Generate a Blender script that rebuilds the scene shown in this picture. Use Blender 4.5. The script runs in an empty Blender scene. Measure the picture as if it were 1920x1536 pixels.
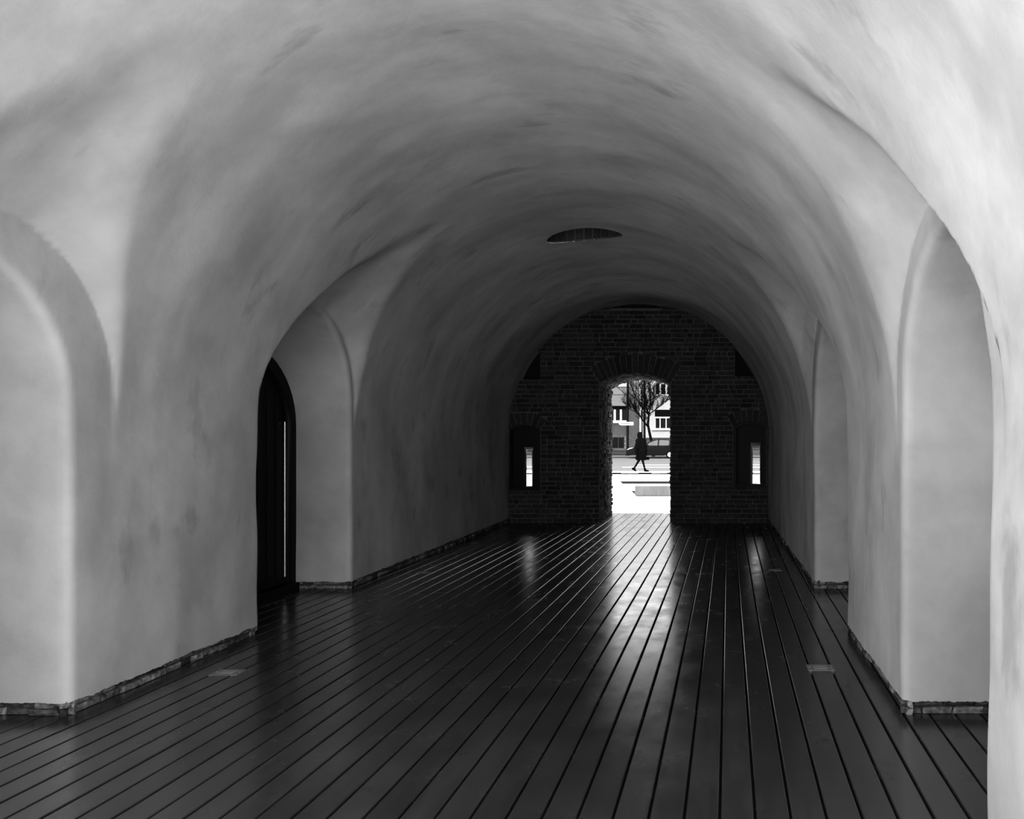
import bpy, bmesh, math, random
import numpy as np
from mathutils import Vector, Matrix, noise as mnoise

rnd = random.Random(7)
scn = bpy.context.scene
col = scn.collection

# ------------------------------------------------------------------ helpers
def link(o, parent=None):
    col.objects.link(o)
    if parent is not None:
        o.parent = parent
    return o

def tag(o, label, cat, group=None):
    o['label'] = label; o['category'] = cat
    if group: o['group'] = group
    return o

def struct(o, label=None):
    o['kind'] = 'structure'
    if label: o['label'] = label
    return o

def empty(name, loc=(0, 0, 0), rz=0.0, parent=None):
    o = bpy.data.objects.new(name, None)
    o.empty_display_size = 0.2
    o.location = loc; o.rotation_euler = (0, 0, rz)
    return link(o, parent)

def mesh_obj(name, verts, faces, mat, parent=None, tint=None, smooth=False):
    me = bpy.data.meshes.new(name)
    me.from_pydata([tuple(v) for v in verts], [], [tuple(f) for f in faces])
    if tint is not None:
        a = me.attributes.new('tint', 'FLOAT', 'FACE')
        a.data.foreach_set('value', np.asarray(tint, dtype=np.float32))
    me.update()
    me.materials.append(mat)
    if smooth:
        me.polygons.foreach_set('use_smooth', [True] * len(me.polygons))
    o = bpy.data.objects.new(name, me)
    return link(o, parent)

class MB:
    """collects simple solids; build() links them as one mesh object"""
    def __init__(s): s.v = []; s.f = []; s.t = []
    def add(s, verts, faces, tint=0.5):
        b = len(s.v); s.v += [Vector(v) for v in verts]
        s.f += [tuple(i + b for i in f) for f in faces]; s.t += [tint] * len(faces)
    def box(s, x0, x1, y0, y1, z0, z1, tint=0.5, ch=0.0, M=None):
        if ch <= 0:
            v = [(x, y, z) for x in (x0, x1) for y in (y0, y1) for z in (z0, z1)]
            f = [(0, 1, 3, 2), (4, 6, 7, 5), (0, 4, 5, 1), (2, 3, 7, 6), (0, 2, 6, 4), (1, 5, 7, 3)]
        else:
            bm = bmesh.new()
            r = bmesh.ops.create_cube(bm, size=1.0)
            for q in r['verts']:
                q.co = Vector((x0 + (q.co.x + .5) * (x1 - x0), y0 + (q.co.y + .5) * (y1 - y0), z0 + (q.co.z + .5) * (z1 - z0)))
            bmesh.ops.bevel(bm, geom=bm.edges[:], offset=ch, segments=2, profile=0.6, affect='EDGES')
            bm.verts.index_update()
            v = [q.co.copy() for q in bm.verts]; f = [[w.index for w in q.verts] for q in bm.faces]
            bm.free()
        if M is not None: v = [M @ Vector(p) for p in v]
        s.add(v, f, tint)
    def tube(s, pts, rad, n=8, caps=True, tint=0.5):
        pts = [Vector(p) for p in pts]
        if not hasattr(rad, '__len__'): rad = [rad] * len(pts)
        v = []; f = []; up = None
        for i, p in enumerate(pts):
            d = (pts[min(i + 1, len(pts) - 1)] - pts[max(i - 1, 0)]).normalized()
            if up is None: up = d.orthogonal().normalized()
            else:
                up = up - d * up.dot(d)
                up = up.normalized() if up.length > 1e-6 else d.orthogonal().normalized()
            w = d.cross(up)
            for k in range(n):
                a = 2 * math.pi * k / n
                v.append(p + (up * math.cos(a) + w * math.sin(a)) * rad[i])
        for i in range(len(pts) - 1):
            for k in range(n):
                f.append((i * n + k, i * n + (k + 1) % n, (i + 1) * n + (k + 1) % n, (i + 1) * n + k))
        if caps:
            f.append(tuple(range(n - 1, -1, -1))); f.append(tuple((len(pts) - 1) * n + k for k in range(n)))
        s.add(v, f, tint)
    def lathe(s, prof, c, axis='z', n=24, tint=0.5):
        v = []; f = []; m = len(prof)
        for k in range(n):
            a = 2 * math.pi * k / n
            for r, h in prof:
                p = {'z': (r * math.cos(a), r * math.sin(a), h), 'y': (r * math.cos(a), h, r * math.sin(a)), 'x': (h, r * math.cos(a), r * math.sin(a))}[axis]
                v.append(Vector(p) + Vector(c))
        for k in range(n):
            for j in range(m - 1):
                f.append((k * m + j, ((k + 1) % n) * m + j, ((k + 1) % n) * m + j + 1, k * m + j + 1))
        s.add(v, f, tint)
    def prism(s, poly, y0, y1, tint=0.5):
        """polygon in xz, extruded along y"""
        n = len(poly)
        v = [(x, y0, z) for x, z in poly] + [(x, y1, z) for x, z in poly]
        f = [tuple(range(n)), tuple(range(2 * n - 1, n - 1, -1))] + [(i, i + n, (i + 1) % n + n, (i + 1) % n) for i in range(n)]
        s.add(v, f, tint)
    def build(s, name, mat, parent=None, smooth=False):
        o = mesh_obj(name, s.v, s.f, mat, parent, s.t, False)
        me = o.data
        bm = bmesh.new(); bm.from_mesh(me); bmesh.ops.recalc_face_normals(bm, faces=bm.faces[:]); bm.to_mesh(me); bm.free()
        if smooth:
            me.polygons.foreach_set('use_smooth', [True] * len(me.polygons))
            try: me.set_sharp_from_angle(angle=math.radians(40))
            except Exception: pass
        return o

def slab(name, outline, holes, y0, y1, mat, parent=None):
    """vertical wall slab (outline and holes are xz polygons) between y0 and y1"""
    cu = bpy.data.curves.new(name + '_c', 'CURVE'); cu.dimensions = '2D'; cu.fill_mode = 'BOTH'
    cu.extrude = (y1 - y0) / 2
    for poly in [outline] + holes:
        sp = cu.splines.new('POLY'); sp.points.add(len(poly) - 1); sp.use_cyclic_u = True
        for p, (x, z) in zip(sp.points, poly): p.co = (x, z, 0, 1)
    t = bpy.data.objects.new('t', cu); col.objects.link(t)
    bpy.context.view_layer.update()
    me = bpy.data.meshes.new_from_object(t.evaluated_get(bpy.context.evaluated_depsgraph_get()))
    bpy.data.objects.remove(t); bpy.data.curves.remove(cu)
    me.transform(Matrix(((1, 0, 0, 0), (0, 0, 1, (y0 + y1) / 2), (0, 1, 0, 0), (0, 0, 0, 1))))
    bm = bmesh.new(); bm.from_mesh(me); bmesh.ops.remove_doubles(bm, verts=bm.verts[:], dist=1e-5)
    bmesh.ops.recalc_face_normals(bm, faces=bm.faces[:]); bm.to_mesh(me); bm.free()
    me.materials.clear(); me.materials.append(mat); me.name = name
    o = bpy.data.objects.new(name, me)
    return link(o, parent)

def rect(x0, x1, z0, z1): return [(x0, z0), (x1, z0), (x1, z1), (x0, z1)]

def arch_poly(xc, hw, z0, zs, rise, n=20):
    """door-like opening: straight jambs and a segmental head"""
    R = (hw * hw + rise * rise) / (2 * rise); zc = zs + rise - R; a = math.asin(min(1, hw / R))
    if rise > hw: a = math.pi - a
    pts = [(xc - hw, z0), (xc + hw, z0)]
    for i in range(n + 1):
        t = a - 2 * a * i / n
        pts.append((xc + R * math.sin(t), zc + R * math.cos(t)))
    return pts

# ------------------------------------------------------------------ materials
def nodes(name):
    m = bpy.data.materials.new(name); m.use_nodes = True
    nt = m.node_tree; b = nt.nodes['Principled BSDF']
    return m, nt, b

def mat_plain(name, g, rough=0.7, metal=0.0, spec=0.5, coat=0.0, var=0.0, scale=8.0, stretch=(1, 1, 1), bump=0.0, tint=0.0):
    m, nt, b = nodes(name)
    b.inputs['Base Color'].default_value = (g, g, g, 1); b.inputs['Roughness'].default_value = rough
    b.inputs['Metallic'].default_value = metal; b.inputs['Specular IOR Level'].default_value = spec
    b.inputs['Coat Weight'].default_value = coat
    N = nt.nodes; L = nt.links
    if var > 0 or bump > 0 or tint > 0:
        tc = N.new('ShaderNodeTexCoord'); mp = N.new('ShaderNodeMapping'); mp.inputs['Scale'].default_value = stretch
        L.new(tc.outputs['Object'], mp.inputs['Vector'])
        nz = N.new('ShaderNodeTexNoise'); nz.inputs['Scale'].default_value = scale; nz.inputs['Detail'].default_value = 6
        L.new(mp.outputs['Vector'], nz.inputs['Vector'])
        mr = N.new('ShaderNodeMapRange'); mr.inputs['From Min'].default_value = .25; mr.inputs['From Max'].default_value = .75
        mr.inputs['To Min'].default_value = g * (1 - var); mr.inputs['To Max'].default_value = g * (1 + var)
        L.new(nz.outputs['Fac'], mr.inputs['Value'])
        out = mr.outputs['Result']
        if tint > 0:
            at = N.new('ShaderNodeAttribute'); at.attribute_name = 'tint'
            m2 = N.new('ShaderNodeMapRange'); m2.inputs['To Min'].default_value = 1 - tint; m2.inputs['To Max'].default_value = 1 + tint
            L.new(at.outputs['Fac'], m2.inputs['Value'])
            mu = N.new('ShaderNodeMath'); mu.operation = 'MULTIPLY'; L.new(out, mu.inputs[0]); L.new(m2.outputs['Result'], mu.inputs[1])
            out = mu.outputs[0]
        L.new(out, b.inputs['Base Color'])
        if bump > 0:
            bp = N.new('ShaderNodeBump'); bp.inputs['Strength'].default_value = bump; bp.inputs['Distance'].default_value = .02
            L.new(nz.outputs['Fac'], bp.inputs['Height']); L.new(bp.outputs['Normal'], b.inputs['Normal'])
    return m

PL = 0.20
def mat_plaster():
    m, nt, b = nodes('lime_plaster'); N = nt.nodes; L = nt.links
    b.inputs['Roughness'].default_value = .9; b.inputs['Specular IOR Level'].default_value = 0
    tc = N.new('ShaderNodeTexCoord')
    def noise(stretch, scale, detail=5, rough=.55, dist=0.0):
        mp = N.new('ShaderNodeMapping'); mp.inputs['Scale'].default_value = stretch
        L.new(tc.outputs['Object'], mp.inputs['Vector'])
        nz = N.new('ShaderNodeTexNoise'); nz.inputs['Scale'].default_value = scale
        nz.inputs['Detail'].default_value = detail; nz.inputs['Roughness'].default_value = rough
        nz.inputs['Distortion'].default_value = dist
        L.new(mp.outputs['Vector'], nz.inputs['Vector'])
        return nz.outputs['Fac']
    def rng(x, a, c, lo, hi):
        r = N.new('ShaderNodeMapRange'); r.interpolation_type = 'SMOOTHSTEP'
        r.inputs['From Min'].default_value = a; r.inputs['From Max'].default_value = c
        r.inputs['To Min'].default_value = lo; r.inputs['To Max'].default_value = hi
        L.new(x, r.inputs['Value']); return r.outputs['Result']
    def mul(a, c):
        q = N.new('ShaderNodeMath'); q.operation = 'MULTIPLY'; L.new(a, q.inputs[0]); L.new(c, q.inputs[1]); return q.outputs[0]
    streak = rng(noise((.5, 1.5, .4), 1.3, 3, .5, .25), .3, .7, .88, 1.07)          # brushed limewash, along the curve of the vault
    patch = rng(noise((.9, 1.3, .9), 1.0, 5, .55, .15), .36, .64, .82, 1.08)          # large clouds
    stain = rng(noise((.7, 1.7, .8), 1.6, 5, .6, .2), .58, .72, 1.0, .74)           # a few damp stains
    fine = rng(noise((1, 1, 1), 5.0, 6, .6, .2), .3, .7, .95, 1.05)
    base = N.new('ShaderNodeValue'); base.outputs[0].default_value = PL
    c = mul(mul(mul(mul(base.outputs[0], streak), patch), stain), fine)
    L.new(c, b.inputs['Base Color'])
    bp = N.new('ShaderNodeBump'); bp.inputs['Strength'].default_value = .25; bp.inputs['Distance'].default_value = .01
    L.new(noise((1, 1, 1), 14, 5, .6), bp.inputs['Height']); L.new(bp.outputs['Normal'], b.inputs['Normal'])
    return m

def mat_deck():
    m, nt, b = nodes('dark_decking_wood'); N = nt.nodes; L = nt.links
    tc = N.new('ShaderNodeTexCoord')
    def noise(stretch, scale, detail=6, rough=.6):
        mp = N.new('ShaderNodeMapping'); mp.inputs['Scale'].default_value = stretch
        L.new(tc.outputs['Object'], mp.inputs['Vector'])
        nz = N.new('ShaderNodeTexNoise'); nz.inputs['Scale'].default_value = scale
        nz.inputs['Detail'].default_value = detail; nz.inputs['Roughness'].default_value = rough
        L.new(mp.outputs['Vector'], nz.inputs['Vector']); return nz.outputs['Fac']
    def rng(x, a, c, lo, hi):
        r = N.new('ShaderNodeMapRange'); r.inputs['From Min'].default_value = a; r.inputs['From Max'].default_value = c
        r.inputs['To Min'].default_value = lo; r.inputs['To Max'].default_value = hi
        L.new(x, r.inputs['Value']); return r.outputs['Result']
    def mul(a, c):
        q = N.new('ShaderNodeMath'); q.operation = 'MULTIPLY'; L.new(a, q.inputs[0]); L.new(c, q.inputs[1]); return q.outputs[0]
    grain = rng(noise((9, .5, 9), 3.0), .3, .7, .8, 1.2)
    wear = rng(noise((1, .7, 1), 2.2, 5), .35, .65, .75, 1.15)
    at = N.new('ShaderNodeAttribute'); at.attribute_name = 'tint'
    brd = rng(at.outputs['Fac'], 0, 1, .8, 1.2)
    base = N.new('ShaderNodeValue'); base.outputs[0].default_value = DECK
    L.new(mul(mul(mul(base.outputs[0], grain), wear), brd), b.inputs['Base Color'])
    L.new(rng(noise((1.2, .9, 1), 3.5, 8, .7), .3, .7, .14, .31), b.inputs['Roughness'])
    b.inputs['Specular IOR Level'].default_value = .45
    bp = N.new('ShaderNodeBump'); bp.inputs['Strength'].default_value = .05; bp.inputs['Distance'].default_value = .004
    L.new(noise((1.2, 16, 1), 2.2, 7), bp.inputs['Height']); L.new(bp.outputs['Normal'], b.inputs['Normal'])
    return m
DECK = .009

M = {}
M['plaster'] = mat_plaster()
M['deck'] = mat_deck()
M['black'] = mat_plain('painted_dark_void', .006, .95, spec=0)  # near-black colour stands in for the dark below the deck and in pockets
M['stone'] = mat_plain('rough_base_stone', .05, .95, spec=.1, var=.9, scale=26, bump=1.0, tint=.8)
M['mortar'] = mat_plain('lime_mortar', .042, .95, spec=.0, var=.35, scale=9, bump=.6)
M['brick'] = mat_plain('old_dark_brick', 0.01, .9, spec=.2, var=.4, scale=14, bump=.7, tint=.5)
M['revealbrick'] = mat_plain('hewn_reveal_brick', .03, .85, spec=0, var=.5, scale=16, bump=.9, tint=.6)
M['blackmetal'] = mat_plain('black_painted_metal', 0.003, .45, spec=.4)
M['blackwood'] = mat_plain('black_stained_wood', 0.002, .5, spec=.06, var=.3, scale=5, stretch=(8, 8, .6))
M['steel'] = mat_plain('worn_steel', .35, .35, metal=1.0, var=.2, scale=30)
M['dullsteel'] = mat_plain('dull_floor_steel', 0.045, .6, metal=0.0, var=.2, scale=30)
M['lens'] = mat_plain('frosted_lens', 0.085, .5)
M['whitepaint'] = mat_plain('white_paint', 0.5, .5)
M['paving'] = mat_plain('pale_plaza_paving', .78, .9, spec=.2, var=.07, scale=.9, stretch=(.5, 2.5, 1))
M['concrete'] = mat_plain('stained_concrete', 0.065, .9, spec=.2, var=.22, scale=3, stretch=(3, 1, .6), bump=.3)
M['dark_shade'] = mat_plain('painted_dark_shade', 0.008, .8, spec=0)  # shade painted as colour: slab sides and the gap under the bench
M['kerb'] = mat_plain('pale_kerb_stone', .72, .9, var=.1, scale=3)
M['gutter'] = mat_plain('weeds_and_edge_shade', 0.0015, .95, spec=0, var=.6, scale=4)  # weeds, plus the undercut shade of the sidewalk edge painted in
M['road'] = mat_plain('worn_asphalt', 0.02, .8, spec=.25, var=.45, scale=.9, stretch=(.12, 1.3, 1))
M['facade_grey'] = mat_plain('grey_render', 0.04, .95, spec=.1, var=.3, scale=1.2, stretch=(1.2, 1, .5), bump=.3)
M['facade_light'] = mat_plain('pale_grey_render', 0.1, .95, spec=.1, var=.12, scale=1.5)
M['facade_dark'] = mat_plain('dark_grey_render', 0.018, .95, spec=.1, var=.3, scale=1.6)
M['stipple'] = mat_plain('stippled_render', 0.045, .95, spec=.1, var=.6, scale=9)
M['plinth'] = mat_plain('dark_plinth_render', 0.012, .95, var=.3, scale=2)
M['facade_white'] = mat_plain('white_render', 0.24, .9, spec=.1, var=.04, scale=2)
M['windowglass'] = mat_plain('dark_window_glass', 0.0012, .15, spec=.03)
M['blind_sill_shadow'] = mat_plain('dark_blind_and_sill_shadow', 0.002, .7, spec=0)  # dark blinds; also colours the painted shadow under a sill
M['bark'] = mat_plain('dark_bark', 0.002, .95, spec=0, var=.4, scale=8)
M['iron'] = mat_plain('dark_pole_paint', 0.005, .7, spec=0, var=.3, scale=2)
M['signface'] = mat_plain('white_sign_enamel', .85, .4)
M['ink'] = mat_plain('black_lettering', .01, .6)
M['coat'] = mat_plain('black_coat_cloth', 0.0012, .95, spec=0, var=.3, scale=20)
M['skirt'] = mat_plain('black_skirt_cloth', 0.001, .95, spec=0, var=.3, scale=25)
M['leg'] = mat_plain('skin_and_dark_tights', .0015, .9, spec=0)
M['shoe'] = mat_plain('black_shoe_leather', 0.0008, .6, spec=0)
M['bag'] = mat_plain('black_bag_cloth', 0.0009, .8, spec=0)
M['carpaint'] = mat_plain('dark_car_paint', 0.0012, .35, spec=.05)
M['cartrim'] = mat_plain('black_car_trim', 0.001, .6, spec=0)
M['tyre'] = mat_plain('tyre_rubber', 0.0015, .9, spec=0)
M['alloy'] = mat_plain('bright_alloy_wheel', .75, .35, metal=.6)
M['headlamp'] = mat_plain('pale_headlamp', .8, .2)
def mat_glass():
    m, nt, b = nodes('tinted_car_glass'); N = nt.nodes; L = nt.links
    tr = N.new('ShaderNodeBsdfTransparent'); tr.inputs['Color'].default_value = (.5, .5, .5, 1)
    gl = N.new('ShaderNodeBsdfGlossy'); gl.inputs['Roughness'].default_value = .03
    mx = N.new('ShaderNodeMixShader'); mx.inputs[0].default_value = .05
    L.new(tr.outputs[0], mx.inputs[1]); L.new(gl.outputs[0], mx.inputs[2])
    L.new(mx.outputs[0], N['Material Output'].inputs['Surface'])
    return m
M['carglass'] = mat_glass()

# ------------------------------------------------------------------ distance-field modelling
def surface_nets(f, lo, hi, h):
    xs, ys, zs = [np.arange(lo[i], hi[i] + h * .5, h) for i in range(3)]
    nx, ny, nz = len(xs), len(ys), len(zs)
    F = np.empty((nx, ny, nz), np.float32)
    st = max(1, int(1.5e6 // (nx * nz)))
    for j in range(0, ny, st):
        X, Y, Z = np.meshgrid(xs, ys[j:j + st], zs, indexing='ij')
        F[:, j:j + st, :] = f(X, Y, Z)
    S = F < 0
    cnt = np.zeros((nx - 1, ny - 1, nz - 1), np.int8)
    for a in (0, 1):
        for b in (0, 1):
            for c in (0, 1):
                cnt += S[a:nx - 1 + a, b:ny - 1 + b, c:nz - 1 + c]
    act = (cnt > 0) & (cnt < 8)
    I, J, K = np.nonzero(act)
    idx = -np.ones(act.shape, np.int64); idx[I, J, K] = np.arange(len(I))
    P = np.zeros((len(I), 3)); n = np.zeros(len(I))
    cor = [(a, b, c) for a in (0, 1) for b in (0, 1) for c in (0, 1)]
    for p in cor:
        for q in cor:
            if sum(abs(p[i] - q[i]) for i in range(3)) == 1 and p < q:
                fa = F[I + p[0], J + p[1], K + p[2]].astype(float); fb = F[I + q[0], J + q[1], K + q[2]].astype(float)
                m = (fa < 0) != (fb < 0)
                t = np.where(m, fa / np.where(m, fa - fb, 1), 0)
                for ax in range(3):
                    P[:, ax] += np.where(m, p[ax] + t * (q[ax] - p[ax]), 0)
                n += m
    P /= n[:, None]
    P = np.stack([xs[I], ys[J], zs[K]], 1) + P * h
    Q = []
    def grad(p, e=h * .15):
        g = np.zeros_like(p)
        for ax in range(3):
            d = np.zeros(3); d[ax] = e
            a = p + d; b = p - d
            g[:, ax] = (f(a[:, 0], a[:, 1], a[:, 2]) - f(b[:, 0], b[:, 1], b[:, 2])) / (2 * e)
        return g
    P0 = P.copy()
    for _ in range(3):
        g = grad(P); d = f(P[:, 0], P[:, 1], P[:, 2])
        s = d / np.maximum((g * g).sum(1), .05)
        step = g * s[:, None]
        l = np.linalg.norm(step, axis=1); k = np.minimum(1, .6 * h / np.maximum(l, 1e-9))
        P -= step * k[:, None]
        P = np.clip(P, P0 - .7 * h, P0 + .7 * h)
    D = [(S[:-1] != S[1:]), (S[:, :-1] != S[:, 1:]), (S[:, :, :-1] != S[:, :, 1:])]
    a, b, c = np.nonzero(D[0]); k = (b > 0) & (c > 0) & (b < ny - 1) & (c < nz - 1); a, b, c = a[k], b[k], c[k]
    Q.append(np.stack([idx[a, b - 1, c - 1], idx[a, b, c - 1], idx[a, b, c], idx[a, b - 1, c]], 1))
    a, b, c = np.nonzero(D[1]); k = (a > 0) & (c > 0) & (a < nx - 1) & (c < nz - 1); a, b, c = a[k], b[k], c[k]
    Q.append(np.stack([idx[a - 1, b, c - 1], idx[a, b, c - 1], idx[a, b, c], idx[a - 1, b, c]], 1))
    a, b, c = np.nonzero(D[2]); k = (a > 0) & (b > 0) & (a < nx - 1) & (b < ny - 1); a, b, c = a[k], b[k], c[k]
    Q.append(np.stack([idx[a - 1, b - 1, c], idx[a, b - 1, c], idx[a, b, c], idx[a - 1, b, c]], 1))
    Q = np.concatenate(Q)
    Nn = grad(P, h * .4); Nn /= np.maximum(np.linalg.norm(Nn, axis=1, keepdims=True), 1e-9)
    fn = np.cross(P[Q[:, 2]] - P[Q[:, 0]], P[Q[:, 3]] - P[Q[:, 1]])
    flip = (fn * Nn[Q].sum(1)).sum(1) < 0
    Q[flip] = Q[flip][:, ::-1]
    return P, Q, Nn        # faces look along +gradient

def smin(a, b, k):
    h = np.clip(.5 + .5 * (b - a) / k, 0, 1)
    return b * (1 - h) + a * h - k * h * (1 - h)

def wob(x, y, z):
    return (np.sin(1.9 * x + 2.7 * y + .6) * np.sin(2.3 * z + 1.1 * y + 1.3) * .5
            + np.sin(4.1 * y - 3.3 * z + 2.0 * x) * .3 + np.sin(7.3 * z + 5.1 * x - 2.2 * y + 1.7) * np.sin(6.1 * y + .4) * .25)

# ------------------------------------------------------------------ the vaulted passage
YM, YE = 2.1, 16.0                       # mouth and end wall
def xl(y): return np.interp(y, [0, 6.9, 9, 16], [-3.69, -3.69, -3.83, -3.87])
def xr(y): return np.interp(y, [0, 6.9, 9, 16], [1.08, 1.08, 1.05, 1.01])
ZS, BR = 1.64, 2.48
# side (-1 left), lunette: half width, springing, crown per depth, centre per depth; niche: centre, half width, springing, rise
TT = [0, .1, .2, .35, .5, .7, 1.0, 1.4, 2.4]
BAYS = [
    dict(s=-1, W=.95, zs=1.85, zc=[2.80, 2.90, 2.99, 3.13, 3.27, 3.44, 3.60, 3.66, 3.68], yc=[4.29, 4.31, 4.32, 4.35, 4.37, 4.41, 4.42, 4.42, 4.42], ny=(3.38, 4.88), nzs=1.75, nr=.80),
    dict(s=1, W=.93, zs=1.85, zc=[2.80, 2.90, 3.01, 3.17, 3.31, 3.46, 3.60, 3.66, 3.68], yc=[4.14, 4.25, 4.36, 4.43, 4.52, 4.58, 4.60, 4.60, 4.60], ny=(3.40, 4.91), nzs=1.75, nr=.85),
    dict(s=-1, W=1.07, zs=1.95, zc=[2.88, 2.97, 3.05, 3.17, 3.30, 3.45, 3.63, 3.72, 3.74], yc=[8.00, 8.05, 8.10, 8.20, 8.27, 8.36, 8.45, 8.48, 8.48], ny=(6.92, 8.98), nzs=1.85, nr=.98),
    dict(s=1, W=1.08, zs=1.95, zc=[3.03, 3.11, 3.18, 3.28, 3.36, 3.47, 3.58, 3.66, 3.68], yc=[8.12, 8.34, 8.45, 8.53, 8.59, 8.63, 8.66, 8.66, 8.66], ny=(6.98, 8.98), nzs=1.85, nr=.95),
]
ND = .74                                 # depth of the side recesses
OX, OY, OR, OB = -1.61, 10.56, .465, .31           # round vent hole in the vault

def mouth(x): return YM + .22 * np.clip(1.08 - x, -1, 6)     # unseen mouth, cut askew to let more daylight onto the left recess

def barrel_d(x, y, z):
    a, b = xl(y), xr(y); c = (a + b) / 2; w = (b - a) / 2
    px = (x - c); pz = np.maximum(z - ZS, 0)
    k0 = np.sqrt((px / w) ** 2 + (pz / BR) ** 2); k1 = np.sqrt((px / w ** 2) ** 2 + (pz / BR ** 2) ** 2)
    return np.where(k0 < .2, (k0 - 1) * 2.0, k0 * (k0 - 1) / np.maximum(k1, 1e-3))

def ell2(u, v, a, b):
    v = np.maximum(v, 0)
    k0 = np.sqrt((u / a) ** 2 + (v / b) ** 2); k1 = np.sqrt((u / a ** 2) ** 2 + (v / b ** 2) ** 2)
    return np.where(k0 < .2, (k0 - 1) * np.minimum(a, b), k0 * (k0 - 1) / np.maximum(k1, 1e-3))

def void(x, y, z):
    d = barrel_d(x, y, z)
    for B in BAYS:
        t = (x - xl(y)) if B['s'] < 0 else (xr(y) - x)
        tc = np.clip(t, 0, 2.4)
        zc = np.interp(tc, TT, B['zc']); yc = np.interp(tc, TT, B['yc'])
        lun = np.maximum(ell2(y - yc, z - B['zs'], B['W'], zc - B['zs']), np.maximum(-t, t - 2.2)) + .10 * np.maximum(B['zs'] - z, 0)
        d = smin(d, lun, np.clip(.05 + .02 * (z - 2.0), .05, .08))
        y0, y1 = B['ny']
        ni = np.maximum(ell2(y - (y0 + y1) / 2, z - B['nzs'], (y1 - y0) / 2, B['nr']), np.maximum(-t - ND, t - .4))
        d = smin(d, ni, .06)
    d = smin(d, y - mouth(x), .06)       # the open air before the mouth
    return d + .011 * wob(x, y, z)

P, Q, NN = surface_nets(void, (-4.95, 1.75, -.10), (2.15, YE + .19, 4.62), .030)
Q = Q[:, ::-1]; NN = -NN                  # faces look into the passage
fc = P[Q].mean(1)
r_oc = np.hypot(fc[:, 0] - OX, (fc[:, 1] - OY) * OR / OB)
keep = ~((r_oc < OR) & (fc[:, 2] > 3.5))
# snap the rim of the vent to a true circle
rr = np.hypot(P[:, 0] - OX, (P[:, 1] - OY) * OR / OB); rim = np.zeros(len(P), bool)
inside = Q[~keep].ravel(); outside = Q[keep].ravel()
rim[np.intersect1d(inside, outside)] = True
for ax, o0 in ((0, OX), (1, OY)):
    P[rim, ax] = o0 + (P[rim, ax] - o0) * (OR / rr[rim])
Q = Q[keep]; fc = fc[keep]
tmin = np.minimum(fc[:, 0] - xl(fc[:, 1]), xr(fc[:, 1]) - fc[:, 0])
cls = np.where(fc[:, 1] < mouth(fc[:, 0]) + .05, 3, np.where((tmin > .02) & (fc[:, 2] > 1.7), 0, np.where(fc[:, 0] < -1.4, 1, 2)))

def grad_at(p, e=.012):
    g = np.zeros_like(p)
    for ax in range(3):
        d = np.zeros(3); d[ax] = e
        a = p + d; b = p - d
        g[:, ax] = void(a[:, 0], a[:, 1], a[:, 2]) - void(b[:, 0], b[:, 1], b[:, 2])
    return g / np.maximum(np.linalg.norm(g, axis=1, keepdims=True), 1e-9)

def plaster_piece(name, k, mat):
    q = Q[cls == k]; u, inv = np.unique(q.ravel(), return_inverse=True)
    me = bpy.data.meshes.new(name); me.from_pydata(P[u].tolist(), [], inv.reshape(-1, 4).tolist()); me.update()
    nrm = NN[u]
    if k in (1, 2, 3):                    # plaster stops raggedly a hand above the deck
        bm = bmesh.new(); bm.from_mesh(me)
        bmesh.ops.bisect_plane(bm, geom=bm.verts[:] + bm.edges[:] + bm.faces[:], plane_co=(0, 0, .078), plane_no=(0, 0, 1), clear_inner=True)
        be = [e for e in bm.edges if e.is_boundary and all(abs(v.co.z - .078) < 1e-4 for v in e.verts)]
        bmesh.ops.subdivide_edges(bm, edges=be, cuts=1)
        be = [e for e in bm.edges if e.is_boundary and all(abs(v.co.z - .078) < 1e-4 for v in e.verts)]
        bv = {v for e in be for v in e.verts}
        for v in bv:
            v.co.z += mnoise.noise(Vector((v.co.x * 9, v.co.y * 9, 3))) * .012 + mnoise.noise(Vector((v.co.x * 40, v.co.y * 40, 7))) * .009
        r = bmesh.ops.extrude_edge_only(bm, edges=be)
        ev = [g for g in r['geom'] if isinstance(g, bmesh.types.BMVert)]
        if ev:
            gp = grad_at(np.array([v.co for v in ev]))
            for v, g in zip(ev, gp): v.co += Vector((g[0], g[1], 0)) * .045
        bm.to_mesh(me); bm.free()
        co = np.empty(len(me.vertices) * 3); me.vertices.foreach_get('co', co); nrm = -grad_at(co.reshape(-1, 3), .016)
    me.polygons.foreach_set('use_smooth', [True] * len(me.polygons))
    me.normals_split_custom_set_from_vertices(nrm.tolist())
    me.materials.append(mat)
    o = bpy.data.objects.new(name, me); link(o)
    return struct(o)

struct(plaster_piece('ceiling', 0, M['plaster']), 'whitewashed barrel vault with lunettes over the side recesses')
struct(plaster_piece('wall_left', 1, M['plaster']), 'left plastered wall of the passage with arched recesses')
struct(plaster_piece('wall_right', 2, M['plaster']), 'right plastered wall of the passage with arched recesses')
struct(plaster_piece('wall_front', 3, M['plaster']), 'plastered outer face around the mouth of the passage')

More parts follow.
